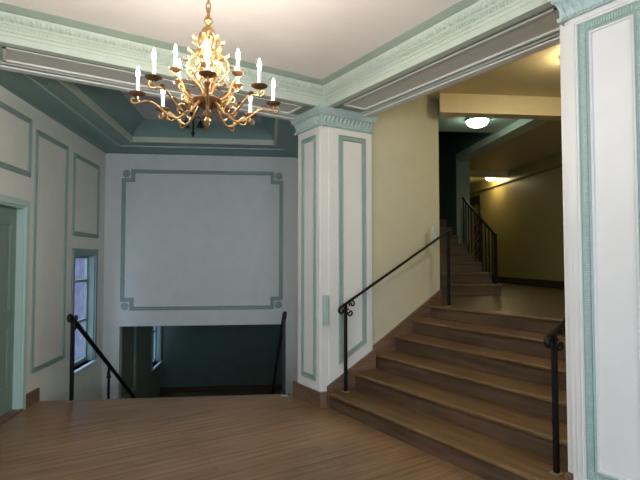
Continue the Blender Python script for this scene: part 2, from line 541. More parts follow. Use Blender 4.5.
# alcove crown and tray ceiling
def crown_run(mb, prof, seg):
    for p0, p1, n, m0, m1 in seg:
        mb.extr(prof, p0, p1, n, m0, m1)
lo, hi = DW, DR
front = 4.0
segs = [(W(lo, front), W(lo, 7.5), DV, 0, -1), (W(lo, 7.5), W(hi, 7.5), -CV, 1, 0)]
segr = (W(hi, 7.5), W(hi, 5.47), -DV, 0, 0)
c_right = [(-0.01, 3.06), (0.03, 3.06), (0.06, 3.08), (0.17, 3.10), (0.22, 3.125), (0.36, 3.14), (0.36, 3.5), (-0.01, 3.5)]
def c_low_f(q):
    return [(-0.01, 3.075), (0.03, 3.075), (0.04, 3.082), (0.11, 3.086), (0.17, 3.09), (0.24, 3.10), (0.29, 3.125), (0.29, 3.135), (q, 3.14), (q, 3.5), (-0.01, 3.5)]
c_low = c_low_f(0.5)
mb = MB()
crown_run(mb, c_low, segs)
crown_run(mb, c_right, [segr])
cr = mb.build('ceiling_moulding', 'dimteal', None)
tag(cr, 'teal stepped crown moulding, colour darkened for low light, round the stair alcove ceiling', 'moulding')
mb = MB()
crown_run(mb, [(0.283, 3.12), (0.305, 3.12), (0.305, 3.137), (0.283, 3.137)], segs)
mb.build('lip_bead', 'cap', cr)
mb = MB()
crown_run(mb, [(0.495, 3.138), (0.53, 3.138), (0.53, 3.21), (0.495, 3.21)], segs)
crown_run(mb, [(0.355, 3.138), (0.39, 3.138), (0.39, 3.21), (0.355, 3.21)], [segr])
mb.build('fascia_strip', 'pale', cr)
mb = MB()
crown_run(mb, [(0.495, 3.21), (0.54, 3.21), (0.56, 3.27), (0.62, 3.33), (0.70, 3.375), (0.75, 3.40), (0.75, 3.5), (0.495, 3.5)], segs)
crown_run(mb, [(0.355, 3.21), (0.40, 3.21), (0.42, 3.27), (0.47, 3.33), (0.53, 3.375), (0.57, 3.40), (0.57, 3.5), (0.355, 3.5)], [segr])
mb.build('upper_cove', 'dimteal', cr)
mb = MB()
for p0, p1, n, m0, m1 in segs:   # pattern of leaves under the soffit
    L = (p1 - p0).length
    d = (p1 - p0).normalized()
    k = int(L / 0.05)
    for i in range(k):
        t = (i + 0.5) * L / k
        for r in (0.335, 0.39, 0.445):
            if t * 1.0 < r * abs(m0) or L - t < r * abs(m1):
                continue
            mb.egg(p0 + d * t + n * r + ZV * 3.138, d, n, ZV, 0.018, 0.025, 0.007, 6, 3)
mb.build('leaf_ornament', 'teal', cr)
ca = struct('ceiling_alcove', MB().slab([at_y(DW - 0.1, 4.4), Vector((2.7, 4.4, 0)), W(DR + 0.1, 5.42), W(DR + 0.1, 7.6), W(DW - 0.1, 7.6)], 3.40, 3.46), 'lilac',
       'greyish lilac recessed ceiling of the stair alcove', 'ceiling')

# stairs going down from the hall
sd = thing('lower_staircase', 'oak stairs leading down from the hall floor into the green stairwell', 'stairs', W(-1.0, FE, -1.6))
for k in range(1, 9):
    c0 = FE + 0.275 * (k - 1)
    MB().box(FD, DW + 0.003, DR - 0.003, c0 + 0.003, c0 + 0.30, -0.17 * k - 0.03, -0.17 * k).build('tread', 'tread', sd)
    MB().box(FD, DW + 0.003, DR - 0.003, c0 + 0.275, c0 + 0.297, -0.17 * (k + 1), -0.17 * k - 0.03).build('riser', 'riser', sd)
MB().box(FD, DW + 0.003, DR - 0.003, FE + 0.001, FE + 0.02, -0.17, -0.142).build('riser', 'riser', sd)
LF = -0.17 * 9
struct('floor_lower', MB().box(FD, DW, DR + 0.1, FE + 0.275 * 8, 11.5, LF - 0.1, LF), 'land', 'dim floor of the lower landing beneath the alcove wall', 'floor')
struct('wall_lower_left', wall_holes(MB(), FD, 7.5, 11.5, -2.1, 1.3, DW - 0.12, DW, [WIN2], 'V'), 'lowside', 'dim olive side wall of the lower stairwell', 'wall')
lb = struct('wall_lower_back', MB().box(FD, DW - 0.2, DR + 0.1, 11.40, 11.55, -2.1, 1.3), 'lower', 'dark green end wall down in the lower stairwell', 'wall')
MB().box(FD, DW, DR, 11.375, 11.40, LF, LF + 0.13).build('baseboard', 'darkboard', lb)
struct('ceiling_lower', MB().box(FD, DW - 0.2, DR + 0.1, 7.64, 11.55, 1.25, 1.32), 'lower', 'ceiling of the lower stairwell', 'ceiling')
window('window_2', WIN2, 'blue-lit window down in the lower stairwell', (-0.1,))
wlow = bpy.data.objects['wall_lower_left']
moulding(rect(7.8, 9.25, -0.9, 1.0), W(DW, 0), CV, DV, 0.07, 0.03).build('panel_moulding', 'sash', wlow)

# what stands outside the alcove windows
nb = MB().box(FD, -6.6, -6.3, 2.0, 30.0, -3.0, 8.0)
nbo = tag(nb.build('neighbouring_building', 'facade', None, W(-6.4, 12, -3)), 'pale lilac building seen through the left wall window', 'building')
for c in (12.6, 15.0, 18.5, 24.0):
    MB().box(FD, -6.3, -6.22, c, c + 0.5, -3.0, 8.0).build('brick_pier', 'facade2', nbo)

# hall walls the camera stands between
struct('wall_right', MB().box(FA, 2.76, 2.96, -3.2, 1.06, 0, 3.4), 'wall', 'ivory hall wall beyond the right pier', 'wall')
HW = [(-2.6, 0.9, 0.75, 2.75)]
struct('wall_front', wall_holes(MB(), FA, -4.6, 2.96, 0, 3.4, -3.4, -3.2, HW, 'U'), 'wall', 'hall wall with wide window behind the viewer', 'wall')

# ------------------------------------------------------------------ ceiling beams
def beam(name, label, p0, p1, n, depth, m1, L0, L1):
    """p0 -> p1 along the hall face; n points into the hall; panel on the soffit between L0 and L1"""
    d = (p1 - p0).normalized()
    L = (p1 - p0).length
    t = thing(name, label, 'beam', p0 + ZV * 3.05)
    # solid core: front strip, recessed field, outer rail
    mb = MB()
    mb.extr([(0, 3.05), (0, 3.6), (-depth, 3.6), (-depth, 3.04), (-depth + 0.085, 3.04), (-depth + 0.085, 3.075), (-0.065, 3.075), (-0.065, 3.05)], p0, p1, n)
    mb.build('beam_core', 'pale', t)
    f = MB()
    f.extr([(-0.135, 3.066), (-0.135, 3.078), (-depth + 0.155, 3.078), (-depth + 0.155, 3.066)], p0 + d * L0, p0 + d * L1, n)
    f.build('soffit_panel', 'taupe', t)
    # white bead round the soffit panel
    g = MB()
    for a, w in ((0.115, 0.02), (depth - 0.155, 0.02)):
        g.extr([(-a, 3.052), (-a, 3.08), (-a - w, 3.08), (-a - w, 3.052)], p0 + d * L0, p0 + d * L1, n)
    for s in (L0, L1 - 0.02):
        g.extr([(-0.115, 3.052), (-0.115, 3.08), (-depth + 0.135, 3.08), (-depth + 0.135, 3.052)], p0 + d * s, p0 + d * (s + 0.02), n)
    g.build('panel_bead', 'shaft', t)
    rl = MB().extr([(-depth + 0.085, 3.025), (-depth + 0.085, 3.05), (-depth + 0.02, 3.05), (-depth + 0.02, 3.025)], p0, p1, n)
    rl.extr([(-depth + 0.02, 3.032), (-depth + 0.02, 3.05), (-depth - 0.012, 3.06), (-depth - 0.012, 3.032)], p0, p1, n)
    rl.build('outer_lip', 'shaft', t)
    gr = MB().extr([(-0.066, 3.056), (-0.066, 3.08), (-0.105, 3.08), (-0.105, 3.056)], p0, p1, n)
    gr.build('shadow_strip', 'teal', t)  # solid teal strip, coloured in as the shadow line behind the face
    # crown: bands, dentils, eggs, cove
    cb = MB().extr([(-0.01, 3.10), (0.006, 3.10), (0.006, 3.125), (0.014, 3.13), (0.014, 3.145), (-0.01, 3.145)], p0, p1, n, 0, m1)
    cb.extr([(-0.01, 3.145), (0.018, 3.145), (0.018, 3.175), (0.026, 3.178), (0.026, 3.186), (-0.01, 3.186)], p0, p1, n, 0, m1)
    cb.extr([(-0.01, 3.186), (0.026, 3.186), (0.040, 3.20), (0.062, 3.225), (0.068, 3.236), (0.068, 3.242), (-0.01, 3.242)], p0, p1, n, 0, m1)
    cb.build('crown_moulding', 'pale', t)
    cv = MB().extr([(-0.01, 3.242), (0.070, 3.242), (0.080, 3.248), (0.096, 3.262), (0.118, 3.276), (0.118, 3.2805), (-0.01, 3.2805)], p0, p1, n, 0, m1)
    cv.build('cove', 'cove', t)
    dn = MB()
    k = int(L / 0.026)
    for i in range(k):
        a = p0 + d * ((i + 0.5) * L / k)
        dn.extr([(0.016, 3.150), (0.026, 3.150), (0.026, 3.170), (0.016, 3.170)], a - d * 0.0075, a + d * 0.0075, n)
    dn.build('dentil_row', 'egg', t)
    eg = MB()
    k = int(L / 0.062)
    for i in range(k):
        a = p0 + d * ((i + 0.5) * L / k) + n * 0.046 + ZV * 3.212
        eg.egg(a, d, (ZV + n * 0.8).normalized(), (n - ZV * 0.8).normalized(), 0.019, 0.027, 0.014, 7, 4)
        b = a + d * (L / k / 2)
        eg.egg(b, d, (ZV + n * 0.8).normalized(), (n - ZV * 0.8).normalized(), 0.006, 0.026, 0.011, 5, 3)
    eg.build('egg_and_dart', 'egg', t)
    return t
XB, YB = 2.72, 4.10
pl = at_y(DW, YB)
beam('ceiling_beam', 'pale green moulded beam above the downward stair alcove', Vector((pl.x + 0.002, YB, 0)), Vector((XB, YB, 0)), -YV, 0.55, 1 * -1.0 + 0.0, 0.60, 3.18)
beam('ceiling_beam', 'pale green moulded beam above the upward staircase', Vector((XB, 1.06, 0)), Vector((XB, YB, 0)), -XV, 0.55, -1.0, 0.62, 2.90)

# ------------------------------------------------------------------ pillar and pier
def leaf_row(mb, p0, p1, n, z0, h, pitch, out):
    """carved leaves standing along a capital face"""
    d = (p1 - p0).normalized()
    L = (p1 - p0).length
    k = max(1, int(L / pitch))
    for i in range(k):
        a = p0 + d * ((i + 0.5) * L / k)
        w = L / k * 0.44
        rows = [(0.0, 0.55, 0.004), (0.35, 1.0, 0.012), (0.7, 0.85, 0.02 + out * 0.6), (0.95, 0.45, 0.03 + out), (1.0, 0.1, 0.018 + out)]
        vs = []
        for f, ww, o in rows:
            for s, e in ((-1, -0.006), (0, 0.006), (1, -0.006)):
                vs.append(a + d * (s * w * ww) + n * (o + e) + ZV * (z0 + h * f))
        fs = []
        for r in range(len(rows) - 1):
            for c in range(2):
                fs.append((r * 3 + c, r * 3 + c + 1, r * 3 + c + 4, r * 3 + c + 3))
        mb.add(vs, fs, True)

def capital(t, x0, x1, y0, y1, faces):
    """flared band with leaves around the box; faces: list of (p0, p1, n)"""
    steps = [(0.000, 2.868), (0.022, 2.868), (0.026, 2.890), (0.012, 2.896), (0.016, 2.94), (0.030, 2.975), (0.046, 2.985), (0.046, 3.000), (0.052, 3.012), (0.062, 3.028), (0.066, 3.049), (0.0, 3.049)]
    mb = MB()
    mb.loops([[Vector((x0 - a, y0 - a, z)), Vector((x1 + a, y0 - a, z)), Vector((x1 + a, y1 + a, z)), Vector((x0 - a, y1 + a, z))] for a, z in steps])
    c = mb.build('capital', 'cap', t)
    lf = MB()
    for p0, p1, n in faces:
        leaf_row(lf, p0, p1, n, 2.885, 0.085, 0.048, 0.012)
        d = (p1 - p0).normalized()
        L = (p1 - p0).length
        k = int(L / 0.022)
        for i in range(k):
            lf.egg(p0 + d * ((i + 0.5) * L / k) + n * 0.026 + ZV * 2.879, d, ZV, n, 0.009, 0.009, 0.007, 6, 3)
    lf.build('leaf_carving', 'cap', c)

px0, px1, py0, py1 = 2.70, 3.36, 4.14, 4.61
pil = thing('pillar', 'square white panelled pillar with teal leaf capital between the two stairs', 'pillar', (3.0, 4.37, 0))
mb = MB().box(FA, px0, px1, py0, py1, 0.0, 3.30)
mb.box(FA, px0 - 0.012, px0 + 0.01, py0 + 0.02, py1 - 0.02, 0.16, 2.87)
mb.box(FA, px0 + 0.09, px1 - 0.03, py0 - 0.012, py0 + 0.01, 0.16, 2.87)
mb.build('shaft', 'shaft', pil)
O1 = Vector((px0 - 0.012, 0, 0))
moulding(rect(4.215, 4.505, 0.255, 2.79), O1, YV, -XV, 0.05, 0.014).build('panel_moulding', 'teal', pil)
O2 = Vector((0, py0 - 0.012, 0))
q = [(2.905, 0.41), (3.265, 0.60), (3.265, 2.80), (2.905, 2.80)]
moulding(q, O2, XV, -YV, 0.055, 0.014).build('panel_moulding', 'teal', pil)
capital(pil, px0 - 0.012, px1 - 0.03, py0 - 0.012, py1,
        [(Vector((px0 - 0.012, py0, 0)), Vector((px0 - 0.012, py1, 0)), -XV), (Vector((px0, py0 - 0.012, 0)), Vector((px1, py0 - 0.012, 0)), -YV)])
MB().box(FA, px0 - 0.03, px0, py0, py1 + 0.06, 0, 0.16).box(FA, px0 - 0.03, px0 + 0.05, py0 - 0.022, py0, 0, 0.16).build('base', 'board', pil)

pier = thing('pier', 'large white panelled pier with reeded teal border at the right edge', 'pillar', (3.0, 1.3, 0))
mb = MB().box(FA, 2.735, 4.40, 1.07, 1.603, 0, 3.035).box(FA, 3.29, 4.40, 1.07, 1.603, 3.035, UC - 0.001)
mb.build('core', 'shaft', pier)
mb = MB().box(FA, 2.70, 2.76, 1.06, 1.552, 0.0, 3.035)
mb.box(FA, 2.688, 2.70, 1.10, 1.52, 0.0, 2.87)
mb.build('shaft', 'shaft', pier)
O3 = Vector((2.688, 0, 0))
moulding(rect(1.12, 1.465, 0.305, 2.815), O3, YV, -XV, 0.056, 0.014).build('panel_moulding', 'pierteal', pier)
moulding(rect(1.098, 1.487, 0.283, 2.837), O3, YV, -XV, 0.020, 0.012).build('outer_bead', 'shaft', pier)
reeds(1.12, 1.465, 0.305, 2.815, O3, YV, -XV, 0.056, 0.014, 0.013).build('reeded_band', 'rib', pier)
moulding(rect(1.176, 1.409, 0.361, 2.759), O3, YV, -XV, 0.016, 0.010).build('inner_bead', 'shaft', pier)
capital(pier, 2.688, 2.80, 1.06, 1.552, [(Vector((2.688, 1.06, 0)), Vector((2.688, 1.552, 0)), -XV), (Vector((2.688, 1.552, 0)), Vector((2.80, 1.552, 0)), YV)])
MB().box(FA, 2.665, 2.70, 1.06, 1.552, 0, 0.17).box(FA, 2.705, 2.735, 1.552, 1.606, 0, 0.28).build('base', 'board', pier)

# ------------------------------------------------------------------ staircase up to the landing
RI, GO, NX = 0.155, 0.325, 2.745
st = thing('staircase', 'broad six-step oak staircase rising from the hall to the landing', 'stairs', (3.5, 2.85, 0))
for k in range(1, 6):
    x = NX + GO * (k - 1)
    m = MB()
    ty = 4.112 if k < 3 else 4.15 + 0.118 * (x + GO - 3.36)
    m.extr([(0, RI * k - 0.036), (0.012, RI * k - 0.036), (0.026, RI * k - 0.028), (0.030, RI * k - 0.017), (0.027, RI * k - 0.006), (0.016, RI * k), (0, RI * k), (-GO - 0.012, RI * k), (-GO - 0.012, RI * k - 0.036)],
           (x + 0.03, 1.588, 0), (x + 0.03, ty, 0), -XV)
    m.build('tread', 'tread', st)
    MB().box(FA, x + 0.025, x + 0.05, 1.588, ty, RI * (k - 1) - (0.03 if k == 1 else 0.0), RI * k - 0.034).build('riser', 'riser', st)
x6 = NX + GO * 5
m = MB().extr([(0, LZ - 0.036), (0.012, LZ - 0.036), (0.026, LZ - 0.028), (0.030, LZ - 0.017), (0.027, LZ - 0.006), (0.016, LZ), (0, LZ), (-0.06, LZ), (-0.06, LZ - 0.036)], (x6 + 0.03, 1.588, 0), (x6 + 0.03, 4.29, 0), -XV)
m.build('landing_nosing', 'tread', st)
MB().box(FA, x6 + 0.025, x6 + 0.05, 1.588, 4.28, RI * 5, LZ - 0.034).build('riser', 'riser', st)
def slope_board(a, b, t):
    """board standing on the stairs: (x, y, z low, z top) at both ends, thickness t towards +Y"""
    vs = []
    for o in (0, t):
        vs += [Vector((a[0], a[1] + o, a[2])), Vector((b[0], b[1] + o, b[2])), Vector((b[0], b[1] + o, b[3])), Vector((a[0], a[1] + o, a[3]))]
    return MB().add(vs, [(0, 1, 2, 3), (7, 6, 5, 4), (0, 1, 5, 4), (1, 2, 6, 5), (2, 3, 7, 6), (3, 0, 4, 7)])
slope_board((2.757, 4.099, 0.0, 0.212), (3.375, 4.099, 0.1, 0.531), 0.028).build('stringer', 'board', st)

ws = struct('wall_stair', MB().slab([Vector((3.36, 4.175, 0)), Vector((4.60, 4.322, 0)), Vector((4.60, 4.45, 0)), Vector((3.36, 4.36, 0))], 0, UC + 0.1), 'stairwall', 'straw coloured wall beside the staircase handrail', 'wall')
slope_board((3.362, 4.15, 0.0, 0.533), (4.60, 4.297, 0.3, 1.115), 0.03).build('skirting', 'board', ws)

# landing shell
lp = [Vector((x6 + 0.085, 1.588, 0)), Vector((x6 + 0.085, 4.29, 0)), Vector((4.60, 4.31, 0)), Vector((4.60, 4.44, 0)), W(2.02, 5.96), W(2.02, 14.0), W(5.455, 14.0), at_y(5.455, 1.588)]
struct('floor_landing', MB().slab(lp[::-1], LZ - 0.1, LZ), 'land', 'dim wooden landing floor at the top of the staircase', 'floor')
struct('ceiling_landing', MB().slab([Vector((3.265, 1.3, 0)), Vector((3.265, 4.44, 0)), W(1.9, 5.85), W(1.9, 7.35), W(3.6, 7.35), W(3.6, 14.0), W(5.6, 14.0), at_y(5.6, 1.3)][::-1], UC, UC + 0.08), 'upper',
       'warm cream ceiling over the staircase and landing', 'ceiling')
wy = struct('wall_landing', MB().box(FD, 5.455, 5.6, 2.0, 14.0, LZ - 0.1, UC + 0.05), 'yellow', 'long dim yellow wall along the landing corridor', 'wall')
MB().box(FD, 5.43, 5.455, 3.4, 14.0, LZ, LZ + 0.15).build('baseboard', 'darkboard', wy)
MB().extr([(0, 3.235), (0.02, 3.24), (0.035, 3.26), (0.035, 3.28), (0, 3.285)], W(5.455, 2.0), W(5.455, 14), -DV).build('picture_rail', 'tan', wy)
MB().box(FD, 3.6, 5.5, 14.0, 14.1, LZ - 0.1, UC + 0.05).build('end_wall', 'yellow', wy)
struct('wall_landing_right', MB().box(FA, 4.40, 7.2, 1.42, 1.585, LZ - 0.1, UC + 0.05), 'stairwall', 'landing side wall hidden behind the right pier', 'wall')
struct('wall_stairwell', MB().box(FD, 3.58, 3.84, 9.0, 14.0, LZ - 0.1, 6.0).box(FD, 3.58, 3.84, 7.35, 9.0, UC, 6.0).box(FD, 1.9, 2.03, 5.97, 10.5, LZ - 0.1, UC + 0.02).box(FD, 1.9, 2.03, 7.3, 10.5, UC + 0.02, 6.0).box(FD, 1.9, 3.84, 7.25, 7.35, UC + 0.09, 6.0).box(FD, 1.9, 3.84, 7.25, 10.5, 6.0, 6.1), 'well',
       'dark teal stairwell wall ending in a column beside the balustrade', 'wall')
wsw = bpy.data.objects['wall_stairwell']
struct('wall_stairwell_back', MB().box(FD, 2.03, 3.58, 10.4, 10.52, LZ - 0.1, 6.0), 'well', 'dark back wall at the head of the upper stairs', 'wall')
MB().box(FD, 3.579, 3.843, 8.98, 9.0, LZ, 3.42).build('column_face', 'column', wsw)
hd = thing('header_beam', 'cream plaster header beam crossing the landing ceiling', 'beam', W(3.7, 5.75, 3.285))
MB().slab([W(2.055, 5.66), W(5.455, 5.66), W(5.455, 5.84), W(2.35, 5.84), W(2.17, 5.96)], 3.285, UC).build('beam_core', 'upper', hd)
lbm = MB().box(FD, 3.58, 3.84, 5.84, 9.0, 3.40, UC)
tag(lbm.build('stairwell_beam', 'beamgrey', None, W(3.7, 7, 3.40)), 'shadowy beam running back from the landing header to the stairwell column', 'beam')
cb = MB().box(FD, 3.842, 5.453, 10.6, 10.75, 3.38, UC - 0.001)
tag(cb.build('corridor_header', 'upper', None, W(4.5, 10.65, 3.38)), 'low header across the far corridor in front of the bright lamp', 'beam')

# far corridor door
d2 = struct('door_2', MB().box(FD, 5.452, 5.47, 12.10, 13.0, LZ, 3.02), 'doorbeige', 'beige door with black frame at the far end of the corridor', 'door')
mb = MB()
mb.box(FD, 5.415, 5.452, 12.02, 12.12, LZ, 3.16).box(FD, 5.415, 5.452, 12.98, 13.08, LZ, 3.16).box(FD, 5.415, 5.452, 12.12, 12.98, 2.93, 3.16)
mb.build('door_frame', 'black', d2)

# upper stairs
us = thing('upper_staircase', 'narrow dim staircase climbing away behind the landing balustrade', 'stairs', W(2.8, 7.4, LZ))
for k in range(8):
    c0, z = 7.37 + 0.31 * k, 1.10 + 0.17 * k
    dr = 3.65 if k < 5 else 3.577
    MB().box(FD, 2.033, dr, c0 - 0.025, c0 + 0.325, z - 0.03, z).build('tread', 'board', us)  # lighter wood than the risers, standing in for light on the tread edges
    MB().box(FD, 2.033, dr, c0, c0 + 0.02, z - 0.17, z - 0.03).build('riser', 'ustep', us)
    if k < 5:
        MB().box(FD, 3.628, 3.648, c0 + 0.02, min(c0 + 0.325, 8.975), LZ, z - 0.03).build('side_panel', 'ustep', us)
MB().box(FD, 2.033, 3.577, 9.84, 10.4, 2.26, 2.29).build('top_platform', 'ustep', us)

# ------------------------------------------------------------------ iron railings
def sqbar(mb, a, b, w):
    a, b = Vector(a), Vector(b)
    mb.tube([a, b], w * 0.7071, 4, False)
    return mb
def post_bm(p, z0, z1, w, fr=FA):
    U, V = fr
    u, v = p.dot(U), p.dot(V)
    return MB().box(fr, u - w / 2, u + w / 2, v - w / 2, v + w / 2, z0, z1)
def flange(p, z, w, fr=FA):
    U, V = fr
    u, v = p.dot(U), p.dot(V)
    return MB().box(fr, u - w / 2, u + w / 2, v - w / 2, v + w / 2, z, z + 0.008)

def railing(name, label, p0, z0, h0, p1, z1, h1, dirv, fr, w=0.032, rr=0.0145, tail=0.0, slope=None, extra_posts=(), grp=None):
    """post at p0 standing on z0, post at p1 on z1, sloping rail with a volute at the p0 end"""
    t = thing(name, label, 'railing', p0 + ZV * z0, grp)
    a, b = p0 + ZV * (z0 + h0), p1 + ZV * (z1 + h1)
    ps = post_bm(p0, z0 + 0.004, z0 + h0 - 0.005, w, fr).build('post', 'iron', t)
    flange(p0, z0, w * 2.1, fr).build('floor_flange', 'plate', ps)
    if p1 is not None and z1 is not None:
        ps = post_bm(p1, z1 + 0.004, z1 + h1 - 0.005, w, fr).build('post', 'iron', t)
        flange(p1, z1, w * 2.1, fr).build('floor_flange', 'plate', ps)
    d = (b - a).normalized()
    e2 = (ZV - d * ZV.dot(d)).normalized()
    pts = [a - d * 0.075 , a, a + d * 0.2, b, b + d * tail] if tail else [a - d * 0.075, a, b]
    # volute: curls back below the start of the rail
    c = a - d * 0.075 - e2 * 0.034
    vol = scroll(c, d, e2, 0.018, 0.034, math.pi * 2.1, math.pi * 0.5, 18)
    path = vol + pts[1:]
    MB().tube(path, [0.009 + (rr - 0.009) * min(1, i / 16) for i in range(len(path))], 8, True, 1.1).build('handrail', 'iron', t)
    m = MB()
    f = Vector((d.x, d.y, 0)).normalized()
    q = p0 + ZV * (z0 + h0)
    m.tube(scroll(q + f * 0.088 - ZV * 0.004, f, ZV, 0.040, 0.008, math.pi * 1.15, -math.pi * 1.3, 22), 0.0085, 6)
    m.tube(scroll(q + f * 0.062 - ZV * 0.092, f, -ZV, 0.036, 0.008, math.pi * 1.1, -math.pi * 1.2, 22), 0.0085, 6)
    m.tube([q + f * 0.0 - ZV * 0.055, q + f * 0.04 - ZV * 0.055], 0.0085, 6)
    m.build('scroll_bracket', 'iron', t)
    for pe, ze0, ze1 in extra_posts:
        ps = post_bm(pe, ze0 + 0.004, ze1, w * 0.8, fr).build('post', 'iron', t)
        mm = MB()
        mm.lathe([(0.0, 0), (0.026, 0.004), (0.03, 0.02), (0.026, 0.036), (0.0, 0.04)], pe + ZV * (ze1 - 0.16), 10)
        mm.tube(scroll(pe - f * 0.03 + ZV * (ze1 - 0.09), f, ZV, 0.032, 0.008, 0.2, math.pi * 2.3, 20), 0.009, 6)
        mm.build('collar', 'iron', ps)
    return t

railing('stair_railing', 'black iron handrail with scroll in front of the pillar, rising along the straw wall',
        Vector((2.915, 4.02, 0)), RI, 0.885, Vector((4.47, 4.06, 0)), LZ, 0.90, XV, FA, w=0.027)
railing('stair_railing', 'black iron handrail with scroll beside the large right pier',
        Vector((2.925, 1.79, 0)), RI, 0.885, Vector((4.47, 1.72, 0)), LZ, 0.90, XV, FA, w=0.028)
def zr(c):
    return 0.86 - 0.62 * (c - 5.42)
for dd, lab in ((-2.07, 'black iron railing of the downward stairs near the left window'), (0.165, 'black iron railing of the downward stairs beside the pillar')):
    ex = []
    if dd < 0:
        ex = [(W(dd, 6.62), -0.17 * 5 , zr(6.62) - 0.01)]
    railing('stair_railing', lab, W(dd, 5.42), 0.0, 0.86, W(dd if dd < 0 else 0.05, 7.95), LF, zr(7.95) - LF, CV, FD, w=0.034, rr=0.023, extra_posts=ex)

# balustrade of the upper stairs
bl = thing('balustrade', 'dark iron balustrade with scroll panel on the upper stairs', 'railing', W(3.60, 7.42, 1.10))
RD = 3.60
def rz(c):
    return 1.86 + 0.60 * (c - 7.44)
MB().box(FD, RD - 0.02, RD + 0.02, 7.42, 7.46, 1.10, 1.90).build('newel', 'iron', bl)
MB().tube([W(RD, 7.44, 1.87), W(RD, 8.74, rz(8.74))], 0.02, 6, True).build('handrail', 'iron', bl)
def ustep(c):
    return 1.10 + 0.17 * max(0, math.floor((c - 7.37 + 0.025) / 0.31))
for c in (7.55, 7.67, 7.79, 8.36, 8.48, 8.60, 8.71):
    MB().box(FD, RD - 0.008, RD + 0.008, c - 0.008, c + 0.008, ustep(c), rz(c) - 0.005).build('baluster', 'iron', bl)
m = MB()
for c in (7.93, 8.21):
    m.box(FD, RD - 0.007, RD + 0.007, c - 0.007, c + 0.007, ustep(c), rz(c) - 0.005)
for i, zc in enumerate((1.55, 1.70, 1.85, 2.0, 2.13)):
    q = 1 if i % 2 else -1
    m.tube(scroll(W(RD, 8.07, zc), CV * q, ZV, 0.12, 0.02, -0.5, math.pi * 2.1, 20), 0.011, 6)
m.build('scroll_panel', 'iron', bl)

# ------------------------------------------------------------------ lamps
dl = thing('dome_lamp', 'round white glowing dome lamp on the stairwell ceiling', 'lamp', W(2.96, 6.62, UC - 0.013))
MB().lathe([(0.0, 0), (0.165, 0), (0.165, -0.03), (0.15, -0.035), (0.0, -0.035)], W(2.96, 6.62, UC - 0.013), 24).build('lamp_base', 'shaft', dl)
MB().lathe([(0.15, -0.036), (0.148, -0.06), (0.125, -0.09), (0.08, -0.112), (0.03, -0.12), (0.0, -0.121)], W(2.96, 6.62, UC - 0.013), 24).build('lamp_shade', 'dome', dl)
cl = thing('ceiling_lamp', 'warm flush ceiling lamp over the staircase, peeking past the right pier', 'lamp', (4.70, 2.55, UC))
MB().lathe([(0.0, 0), (0.17, 0), (0.17, -0.03), (0.155, -0.035), (0.0, -0.035)], (4.70, 2.55, UC), 24).build('lamp_base', 'brass', cl)
MB().lathe([(0.155, -0.036), (0.15, -0.06), (0.12, -0.09), (0.07, -0.11), (0.0, -0.12)], (4.70, 2.55, UC), 24).build('lamp_shade', 'clamp', cl)
struct('ceiling_stairwell', MB().box(FD, 1.95, 3.58, 5.84, 7.35, UC - 0.012, UC - 0.002), 'beamgrey', 'greenish stairwell ceiling round the dome lamp', 'ceiling')
hl = thing('corridor_lamp', 'bright frosted lamp glowing at the far end of the corridor', 'lamp', W(5.27, 11.1, UC))
MB().box(FD, 5.12, 5.42, 10.95, 11.25, UC - 0.03, UC).build('lamp_base', 'shaft', hl)
MB().lathe([(0.12, 0), (0.12, -0.04), (0.10, -0.08), (0.06, -0.105), (0, -0.11)], W(5.27, 11.1, UC - 0.031), 20).build('lamp_shade', 'hlamp', hl)
gl = thing('stairwell_lamp', 'small lamp on the ceiling of the lower green stairwell', 'lamp', W(-0.1, 9.6, 1.25))
MB().lathe([(0.0, 0), (0.11, 0), (0.11, -0.04), (0.09, -0.08), (0.04, -0.1), (0.0, -0.1)], W(-0.1, 9.6, 1.25), 18).build('lamp_shade', 'dome', gl)

# pendant in the alcove
pc = W(*[(lambda v: v.dot(DV))(Vector((2.02, 6.16, 0))), (lambda v: v.dot(CV))(Vector((2.02, 6.16, 0)))], 0)
pd = thing('pendant_lamp', 'small dark unlit pendant lamp with bell shades in the alcove behind the chandelier', 'lamp', pc + ZV * 3.40)
MB().tube([pc + ZV * 3.40, pc + ZV * 3.12], 0.014, 8).lathe([(0, 0.03), (0.02, 0.02), (0.028, 0), (0.012, -0.03), (0.0, -0.05)], pc + ZV * 3.13, 10).lathe([(0.05, 0), (0.05, -0.012), (0.02, -0.035), (0, -0.035)], pc + ZV * 3.40, 14).build('stem', 'black', pd)
for s in (-1, 1):
    q = pc + rt * (0.095 * s)
    arm = MB().tube(crom([pc + ZV * 3.30, pc + rt * (0.05 * s) + ZV * 3.345, q + ZV * 3.33, q + ZV * 3.29], 5), 0.008, 6).build('arm', 'black', pd)
    MB().lathe([(0.0, 0.0), (0.02, -0.004), (0.026, -0.03), (0.04, -0.06), (0.062, -0.085), (0.056, -0.085), (0.0, -0.05)], q + ZV * 3.30, 14).build('bell_shade', 'black', arm)

# ------------------------------------------------------------------ wall plates
def plate(label, frm, u0, u1, v0, v1, z0, z1, m):
    c = frm[0] * ((u0 + u1) / 2) + frm[1] * ((v0 + v1) / 2) + ZV * z0
    o = MB().box(frm, u0, u1, v0, v1, z0, z1).build('wall_plate', m, None, c)
    bv = o.modifiers.new('bevel', 'BEVEL')
    bv.width, bv.segments = 0.006, 2
    return tag(o, label, 'wall plate')
pp = plate('rounded teal cover plate on the corner of the pillar', FA, 2.708, 2.772, 4.108, 4.139, 0.83, 1.13, 'cap')
plate('slim grey plate at the end of the straw wall above the handrail', FA, 4.33, 4.395, 4.186, 4.199, 1.66, 1.90, 'cap')

# ------------------------------------------------------------------ chandelier
CX, CY = 0.926, 2.579
C0 = Vector((CX, CY, 0))
ch = thing('chandelier', 'gilt brass candle chandelier with lit flame bulbs hanging in the hall', 'chandelier', (CX, CY, HC))
